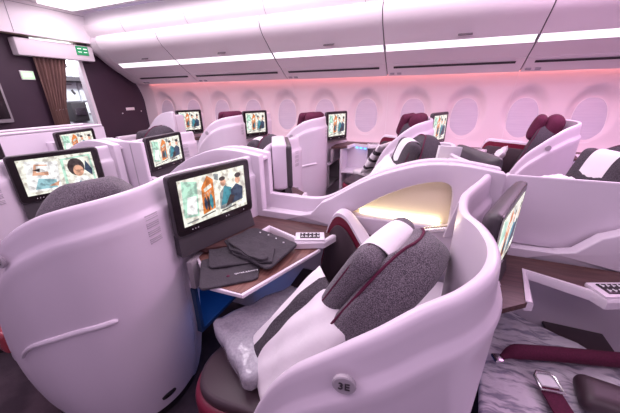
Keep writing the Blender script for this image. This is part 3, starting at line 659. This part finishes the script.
GRP = {'E': 'near centre row', 'F': 'far centre row', 'K': 'window row'}
NM = dict(shell='seat shells', seat='seats', console='side consoles', monitor='seat monitors')
S = {}
SKIP = {('E', 1, 'shell'), ('E', -2, 'seat'), ('E', -2, 'console'), ('E', -1, 'console'), ('F', -2, 'console'), ('F', -1, 'console'), ('F', 1, 'console'), ('F', 1, 'shell'), ('K', -1, 'console')}
for k in 'EFK':
    for r in (-3, -2, -1, 0, 1, 2):
        for part in ('shell', 'seat', 'console', 'monitor'):
            if part == 'monitor':
                if r > 0: continue
                lab = {('E', -3): 'monitor on the front partition cut off by the left edge of the photo', ('F', -3): 'small monitor on the front partition above the large left monitor', ('K', -3): 'farthest window side monitor beside the aubergine wall'}.get((k, r)) or LAB[(k, r + 1)]['monitor'] if False else None
                lab = {-3: {'E': 'monitor on the front partition cut off by the left edge', 'F': 'small monitor on the front partition above the large left monitor', 'K': 'farthest window side monitor beside the aubergine wall'},
                       -2: {'E': 'large monitor with a face in profile at the left, behind a grey headrest', 'F': 'tilted monitor on the far side of the divider at upper left', 'K': 'window side monitor second from the aubergine wall'},
                       -1: {'E': 'big monitor showing a film still above the tray with folded clothes', 'F': 'monitor seen edge on in the middle of the photo, facing away', 'K': 'window side monitor at the centre, left of the blue lights'},
                       0: {'E': 'monitor seen at a steep angle on the back of the foreground shell', 'F': 'dark monitor seen from behind and above, left of the striped pillow', 'K': 'narrow angled window side monitor right of the maroon headrest'}}[r][k]
            else:
                if r == -3 or (r == 2 and (k, part) != ('K', 'console')): continue
                if (k, r, part) in SKIP: continue
                lab = LAB[(k, r)][part]
            src = P[k][part]
            S[(k, r, part)] = (src, lab, part, r, k)
for key, (src, lab, part, r, k) in S.items():
    if r != 0:
        c = copy_tree(src, 1.2 * r); tag(c, lab, CAT[part], NM[part] + ' of the ' + GRP[k]); S[key] = c
for key, v in list(S.items()):
    if isinstance(v, tuple):
        src, lab, part, r, k = v; tag(src, lab, CAT[part], NM[part] + ' of the ' + GRP[k]); S[key] = src
for k, r in (('E', -1), ('F', -2)):
    for c in list(S[(k, r, 'seat')].children):
        if c.name.startswith('headrest_cover'): bpy.data.objects.remove(c)
for k in 'K':
    for c in list(S[(k, -2, 'console')].children):
        if c.name.startswith('footwell'): bpy.data.objects.remove(c)
for c in list(S[('E', 1, 'seat')].children):
    if c.name.startswith('bolster'): bpy.data.objects.remove(c)
for r in (0, -2, -3):
    for c in list(S[('F', r, 'monitor')].children):
        if c.name.startswith('monitor_mount'): bpy.data.objects.remove(c)
def nudge(key, d, names=('backrest', 'piping', 'headrest')):
    for c in S[key].children:
        if c.name.startswith(names): c.location = Vector(c.location) + Vector(d)
for r in (-2, -1, 0, 1): nudge(('K', r, 'seat'), (.04, 0, .05), ('headrest',))
nudge(('E', -1, 'seat'), (-.15, -.10, .085))
for c in list(S[('E', -1, 'seat')].children):
    if 'piping' in c.name or c.name.startswith('headrest'): bpy.data.objects.remove(c)
nudge(('F', 1, 'seat'), (-.13, 0, -.02)); nudge(('F', -1, 'seat'), (0, 0, -.04))
for k, r, a in (('E', -1, 6), ('E', -2, 2), ('E', -3, 4), ('F', -1, 8), ('F', -2, -12), ('F', -3, -6)): S[(k, r, 'monitor')].rotation_euler.z = math.radians(a)
# the badge text 3E belongs to one seat only
for r in (-1, -2):
    for c in list(S[('E', r, 'shell')].children):
        if c.name.startswith('badge_text'): bpy.data.objects.remove(c)
# the left monitor shows another film
old = S[('E', -2, 'monitor')]; tmp = make_monitor(shift(-2.4, 0), 'profile')
for c in list(old.children):
    if c.name.startswith('screen'): bpy.data.objects.remove(c)
for c in list(tmp.children):
    if c.name.startswith('screen'): c.parent = old; c.matrix_parent_inverse = Matrix.Identity(4)
    else: bpy.data.objects.remove(c)
bpy.data.objects.remove(tmp)
DL = {0: 'white arched divider with a glowing cream panel beside the foreground seat', -1: 'white arched divider behind the big monitor above the tray', -2: 'white divider between the farthest centre seats, at upper left', 1: 'white divider ledge under the raised screen at right'}
for r in (-2, -1, 1): tag(copy_tree(div, 1.2 * r), DL[r], 'divider', 'centre dividers')
tag(div, DL[0], 'divider', 'centre dividers')
tag(lamp, 'grey reading lamp at the right end of the glowing cream panel', 'lamp')
# raised privacy screens
def screen(x0, x1, z1, lab):
    r = empty('privacy_screen', (x0, 1.455, .84)); r['_o'] = (x0, 1.455, .84); tag(r, lab, 'privacy screen')
    MB().holed([(x0, .84), (x1, .84), (x1, z1)] + [(x0 + .02, z1), (x0, z1 - .02)], [], (0, 1.472, 0), (1, 0, 0), (0, 0, 1), .03, bev=.008).build('screen_panel', M['shell'], r, ang=50)
    return r
p1 = screen(.33, .99, 1.165, 'flat mauve white privacy screen raised at the right side')
p2 = screen(-2.34, -1.87, 1.20, 'white privacy screen with upright seams behind the left monitor')
mb = MB(); [mb.tube([(x, 1.4405, .86), (x, 1.4405, 1.185)], .003, n=5) for x in (-2.22, -2.10, -1.98)]; mb.build('screen_seams', M['label'], p2)

# ------------------------------------------------------------------ loose things and foreground details
def slab(mb, poly, z0, th, n=10, seed=0, amp=.006, R=None, o=(0, 0, 0), m=None, thick_fn=None, lin=False):
    """soft folded cloth: polygon rings round the centroid"""
    rnd = random.Random(seed); pts = [p[:2] for p in cr(poly + [poly[0]], 6)[:-1]] if not lin else [(poly[i][0] + (poly[(i + 1) % len(poly)][0] - poly[i][0]) * k / 8, poly[i][1] + (poly[(i + 1) % len(poly)][1] - poly[i][1]) * k / 8) for i in range(len(poly)) for k in range(8)]
    cx = sum(p[0] for p in pts) / len(pts); cy = sum(p[1] for p in pts) / len(pts); ph = [rnd.uniform(0, 6) for _ in range(6)]; rings = []
    prof = [(.985, 0), (1.0, .25), (1.0, .7), (.985, .95)] + [(.96 - .9 * i / (n - 1), 1) for i in range(n)]
    for s, h in prof:
        row = []
        for p in pts:
            x = cx + (p[0] - cx) * s; y = cy + (p[1] - cy) * s
            w = amp * (math.sin(34 * x + 13 * y + ph[0]) + .7 * math.sin(61 * y - 22 * x + ph[1]) + .5 * math.sin(90 * x + 50 * y + ph[2]))
            v = Vector((x, y, z0 + th * h + (w * h if h > .5 else 0))); row.append((R @ v if R else v) + Vector(o))
        rings.append(row)
    mb.loft(rings, m); return mb
# tray table
T = [(-1.0, .98), (-.985, .915), (-.745, .735), (-.59, .74), (-.425, 1.18), (-.665, 1.325), (-.80, 1.30), (-1.03, 1.16), (-1.06, 1.10)]
r = empty('tray_table', (-.75, 1.0, .76)); r['_o'] = (-.75, 1.0, .76); tag(r, 'walnut tray table with white edge carrying folded charcoal pyjamas', 'tray table')
MB().prism(T, .757, .775, bev=.004).build('tray_edge', M['shell2'], r); MB().prism(inset(T, -.012) if False else inset(T, .012), .770, .7775).build('tray_top', M['wood'], r, smooth=False)
MB().box((-.72, 1.18, .742), (.05, .34, .028), rz=.3, bev=.008).build('tray_arm', M['mid_plastic'], r)
# pyjamas
mb = MB(); slab(mb, [(-.90, .87), (-.885, .845), (-.77, .705), (-.75, .70), (-.60, .825), (-.585, .85), (-.63, .94), (-.70, .985), (-.80, .96)], .779, .011, seed=1, amp=.0016, lin=True)
slab(mb, [(-1.0, 1.04), (-1.005, 1.06), (-.93, 1.085), (-.80, 1.02), (-.67, .945), (-.665, .92), (-.80, .825), (-.825, .83)], .791, .012, seed=5, amp=.002, lin=True); o = mb.build('folded_trousers', M['pyjama'], ang=70); tag(o, 'folded charcoal pyjama trousers with a tiny white print on the tray front', 'pyjamas')
o['_o'] = (0, 0, 0)
d = Vector((.75, .62, 0)).normalized(); text('print_text', 'QATAR AIRWAYS', .0125, frame(d, (-d.y, d.x, 0)), (-.648, .858, .7935), M['print'], o); 
q = MB().cushion((-.705, .808, .791), (.013, .013, .004), r=.002, n=3).build('print_emblem', M['maroon_f'], o); q['label'] = 'tiny maroon emblem'
mb = MB(); slab(mb, [(-.885, 1.02), (-.865, 1.10), (-.845, 1.19), (-.83, 1.205), (-.68, 1.175), (-.53, 1.125), (-.525, 1.10), (-.55, .90), (-.57, .885), (-.665, .915), (-.77, .935)], .804, .016, seed=2, amp=.002, lin=True)
slab(mb, [(-.875, 1.03), (-.86, 1.08), (-.74, 1.09), (-.60, 1.03), (-.555, .92), (-.60, .90), (-.72, .93), (-.80, .95)], .820, .009, seed=3, amp=.003, lin=True)
slab(mb, [(-.83, .985), (-.82, 1.03), (-.70, 1.00), (-.585, .94), (-.60, .905), (-.70, .93)], .829, .010, seed=9, amp=.003); o = mb.build('folded_pyjama_top', M['pyjama'], ang=70); tag(o, 'folded charcoal pyjama top with buttons on the tray beside the console', 'pyjamas')
o['_o'] = (0, 0, 0); mb = MB(); [mb.cushion((x, y, .824), (.008, .008, .004), r=.002, n=2) for x, y in [(-.70, 1.145), (-.645, 1.125), (-.59, 1.10), (-.755, 1.155)]]; mb.build('buttons', M['print'], o)
# wrapped blanket on the seat: local frame
bx = Vector((-.84, .54, 0)).normalized(); by = Vector((bx.y, -bx.x, 0)); by = Vector((.54, .84, 0)).normalized()
Rb = Matrix((by, -bx, Vector((0, 0, 1)))).transposed()
def wob(a, s):
    rnd = random.Random(s); ph = [rnd.uniform(0, 6) for _ in range(4)]
    def f(p, u, v):
        p = p.copy(); p.z += a * (math.sin(9 * u + 3 * v + ph[0]) + math.sin(7 * v - 4 * u + ph[1]) * .7 + .5 * math.sin(17 * (u + v) + ph[2])); p.x += a * .8 * math.sin(8 * v + ph[3]); p.y += a * .8 * math.sin(9 * u + ph[1]); return p
    return f
mb = MB(); mb.cushion((-.505, .815, .565), (.42, .36, .085), Rb, r=.03, n=18, puff=.012, fn=wob(.004, 3))
o = mb.build('wrapped_blanket', M['bag'], ang=80); tag(o, 'folded grey blanket in clear plastic wrap on the foreground seat', 'blanket')
# striped pillow leaning on the back
def pillow(F, c, R, size, mats, name, lab, group=None, th=.11, stripe=None):
    h = Vector(size) / 2
    mb = MB(F); t = bmesh.new(); bmesh.ops.create_grid(t, x_segments=26, y_segments=26, size=1)
    for sgn in (1, -1):
        vs = []; 
        for v in t.verts:
            u, w = v.co.x, v.co.y; e = (max(0, 1 - u * u) * max(0, 1 - w * w)) ** .38
            k = 1 - .07 * (1 - abs(u)) * (abs(w) ** 2) ; k2 = 1 - .07 * (1 - abs(w)) * (abs(u) ** 2)
            z = sgn * (th / 2 * e + .004 * math.sin(11 * u + 5 * w) * e + .005 * math.sin(9 * w - 7 * u + 1) * e)
            vs.append(R @ Vector((u * h.x * k2, w * h.y * k, z)) + Vector(c))
        t.verts.index_update()
        for f in t.faces:
            m_ = mats[0]
            if stripe:
                cx = sum(v.co.x for v in f.verts) / 4
                if any(a < cx < b for a, b in stripe): m_ = mats[1]
            mb.mi(m_)
        base = len(mb.bm.verts); bv = [mb.bm.verts.new(v) for v in vs]
        for f in t.faces:
            cx = sum(v.co.x for v in f.verts) / 4; m_ = mats[1] if stripe and any(a < cx < b for a, b in stripe) else mats[0]
            fa = mb.bm.faces.new([bv[v.index] for v in f.verts]); fa.material_index = mb.mi(m_)
    t.free(); bmesh.ops.remove_doubles(mb.bm, verts=mb.bm.verts, dist=.0005)
    o = mb.build(name, mats[0], None, ang=80); tag(o, lab, 'pillow', group); return o
aa = math.radians(32); up = (Vector((0, 0, 1)) * math.cos(aa) - FV * math.sin(aa)).normalized(); nf = up.cross(SV).normalized(); nf = nf if nf.dot(FV) > 0 else -nf
Rp = Matrix((up, SV, up.cross(SV))).transposed()
pc = Vector((.045, .845, 1.185)) - up * .56 + nf * .125 + SV * .03
pn = Vector((-.42, -.62, .66)).normalized(); pu = Vector((.45, .30, .70)); pu = (pu - pn * pu.dot(pn)).normalized(); pw = pu.cross(pn).normalized(); pw = pw if pw.x < 0 else -pw
pillow(None, (-.345, .70, .685), Matrix((pw, pu, pw.cross(pu))).transposed(), (.30, .46, 0), [M['white_cloth'], M['dgrey']], 'striped_pillow', 'white pillow with a broad grey band on the foreground seat', stripe=[(.22, .62)], th=.12)
# window-row pillows and folded blankets
Rk = Matrix((SV, up, SV.cross(up))).transposed()
for r, lab in [(0, 'white and grey striped pillow on the window seat right of the blue lights'), (1, 'white and grey striped pillow on the window seat with the badged shell')]:
    pillow(shift(KX + 1.2 * r, KY), pc + Vector((-.03, .0, .0)), Rp, (.42, .46, 0), [M['white_cloth'], M['dgrey']], 'striped_pillow', lab, stripe=[(.35, .65), (-.1, .1), (-.6, -.45)], th=.11)
mb = MB(shift(KX, KY)); mb.cushion((-.46, .98, .56), (.34, .34, .06), Rb, r=.025, n=10, puff=.01, fn=wob(.003, 5)); tag(mb.build('folded_blanket', M['white_cloth'], ang=80), 'folded pinkish white blanket on the window seat at the centre', 'blanket')
pillow(mirror(0), (-.30, .93, .89), Rp, (.44, .44, 0), [M['white_cloth'], M['dgrey']], 'white_pillow', 'plain white pillow on the far centre seat, just showing over the arch', th=.12)
mb = MB(mirror(1.2)); mb.cushion((-.46, .86, 1.01), (.11, .16, .05), Rb, r=.04, n=10, fn=wob(.004, 15)); tag(mb.build('folded_blanket', M['white_cloth'], ang=80), 'white bedding bundle just above the raised screen at right', 'blanket')
# card and magazine
tag(MB().box((.13, 1.85, 1.16), (.14, .02, .10), rz=.5, ry=.1).build('safety_card', M['print'], smooth=False), 'white card tucked in the far shell beside the grey seat', 'card')
mb = MB(); [mb.box((.175 + .014 * k, 1.30 + .012 * k, .985), (.006, .09, .19 - .02 * k), rz=-.9, ry=.25) for k in range(3)]; tag(mb.build('magazine', M['shell2'], smooth=False), 'stack of pale magazines standing behind the reading lamp', 'magazine')

# lower right seat: streaked blanket, belt, buckle, cushion
mb = MB(); L = [(.25, .62), (.30, 1.0), (.36, 1.28), (.43, 1.35), (.52, 1.30), (.64, 1.22), (.80, 1.13), (1.15, 1.02), (1.2, .7), (.9, .5), (.5, .46)]
slab(mb, L, .515, .035, seed=4, amp=.006, n=22); o = mb.build('streaked_blanket', M['streak'], ang=80); tag(o, 'crumpled grey and white streaked blanket spread over the lower right seat', 'blanket')
mb = MB(); p = cr([(.36, .985, .585), (.40, 1.01, .60), (.47, 1.035, .60), (.56, 1.06, .60), (.66, 1.085, .60), (.78, 1.12, .595), (.95, 1.15, .59)], 5)
rr = [max(.010, .027 * min(1, (i + 1.5) / 7)) for i in range(len(p))]; mb.tube(p, .03, n=12, rr=rr); o = mb.build('belt_airbag', M['maroon_f'], ang=70); tag(o, 'long padded maroon seat belt tube lying across the streaked blanket', 'seat belt')
o['_o'] = (0, 0, 0); MB().box((.345, .975, .583), (.03, .035, .014), rz=.35, bev=.004).build('belt_tongue', M['chrome'], o)
r = empty('seat_belt', (.48, .92, .56)); r['_o'] = (.48, .92, .56); tag(r, 'maroon webbing belt end with a silver buckle below the padded belt tube', 'seat belt')
MB().box((.50, .83, .575), (.06, .20, .006), rz=.18, bev=.002).build('webbing', M['maroon_f'], r)
mb = MB(); Rq = Matrix.Rotation(.18, 3, 'Z'); mb.tube([Vector((.484, .925, .582)) + Rq @ Vector(q) for q in [(-.032, -.03, 0), (-.032, .02, .004), (-.02, .036, .006), (.02, .036, .006), (.032, .02, .004), (.032, -.03, 0)]], .005, n=8, closed=True); mb.build('buckle_frame', M['chrome'], r)
MB().box((.484, .935, .58), (.052, .045, .008), rz=.18, bev=.003).build('buckle_plate', M['print'], r)
o = MB().cushion((.655, .91, .590), (.20, .13, .06), Matrix.Rotation(-.15, 3, 'Z'), r=.034, n=12, puff=.01).build('small_cushion', M['leather'], ang=80); tag(o, 'dark rounded cushion with pale end at the lower right corner', 'cushion')
o['_o'] = (0, 0, 0); MB().cushion((.74, .90, .593), (.09, .14, .065), Matrix.Rotation(-.15, 3, 'Z'), r=.034, n=8).build('pale_end', M['print'], o)

# ------------------------------------------------------------------ light
w = bpy.data.worlds.new('World'); bpy.context.scene.world = w; w.use_nodes = True
w.node_tree.nodes['Background'].inputs[0].default_value = (.76, .56, .86, 1); w.node_tree.nodes['Background'].inputs[1].default_value = .50
def area(name, loc, sx, sy, col, e, rot=(0, 0, 0)):
    l = bpy.data.lights.new(name, 'AREA'); l.shape = 'RECTANGLE'; l.size = sx; l.size_y = sy; l.color = col; l.energy = e
    o = bpy.data.objects.new(name, l); o.location = loc; o.rotation_euler = rot; C.objects.link(o); return o
area('ceiling_wash', (-1.0, 2.9, 2.60), 7.5, .5, (1, .81, .98), 80)
area('bin_fill', (-2.2, 1.3, 2.62), 5.0, .6, (1, .85, .98), 70)  # fill light added over the centre to brighten the bin fronts
area('aisle_wash', (-.6, -.3, 2.60), 6.5, .6, (1, .74, .98), 50)
area('mood_wash', (1.6, 2.6, 2.5), 1.6, 1.2, (1, .50, .92), 36)
area('galley_fill', (-5.45, 3.4, 2.40), .3, .8, (.9, .95, 1), 60, (0, .55, 0))  # unseen fill added before the container doors so the galley reads bright
for x in (-3.2, -2.0, -.78): area('footwell_glow', (x - .08, 1.05, .56), .18, .25, (.04, .30, 1), .25)

# ------------------------------------------------------------------ camera
cd = bpy.data.cameras.new('camera'); cam = bpy.data.objects.new('camera', cd); C.objects.link(cam)
Rr = [[.92849, .12605, -.34930], [.37150, -.34440, .86221], [-.01169, -.93032, -.36657]]
def calib():
    f, h = 285., 112.; ax, ay = -755., -102.5; m = (ay + h) / ax
    nl = math.sqrt(1 + m * m); n = (-m / nl, 1 / nl); d0 = h / nl
    down = Vector((n[0] * f * f / d0, n[1] * f * f / d0, f)).normalized(); a = Vector((ax, ax * m - h, f)).normalized()
    X = -a; Z = -down; Y = Z.cross(X); return Matrix((X, Y, Z))
K = calib(); cols = [K.col[0], -K.col[1], -K.col[2]]
mw = Matrix((cols[0], cols[1], cols[2])).transposed().to_4x4(); mw.translation = Vector((0, 0, 1.5))
cam.matrix_world = mw; cd.sensor_width = 36; cd.sensor_fit = 'HORIZONTAL'; cd.lens = 285 / 620 * 36; cd.clip_start = .02
sc = bpy.context.scene; sc.camera = cam
sc.view_settings.view_transform = 'Standard'; sc.view_settings.look = 'None'; sc.view_settings.gamma = 1; sc.view_settings.use_curve_mapping = False
sc.view_settings.exposure = -.08
for o in bpy.data.objects: clean(o)
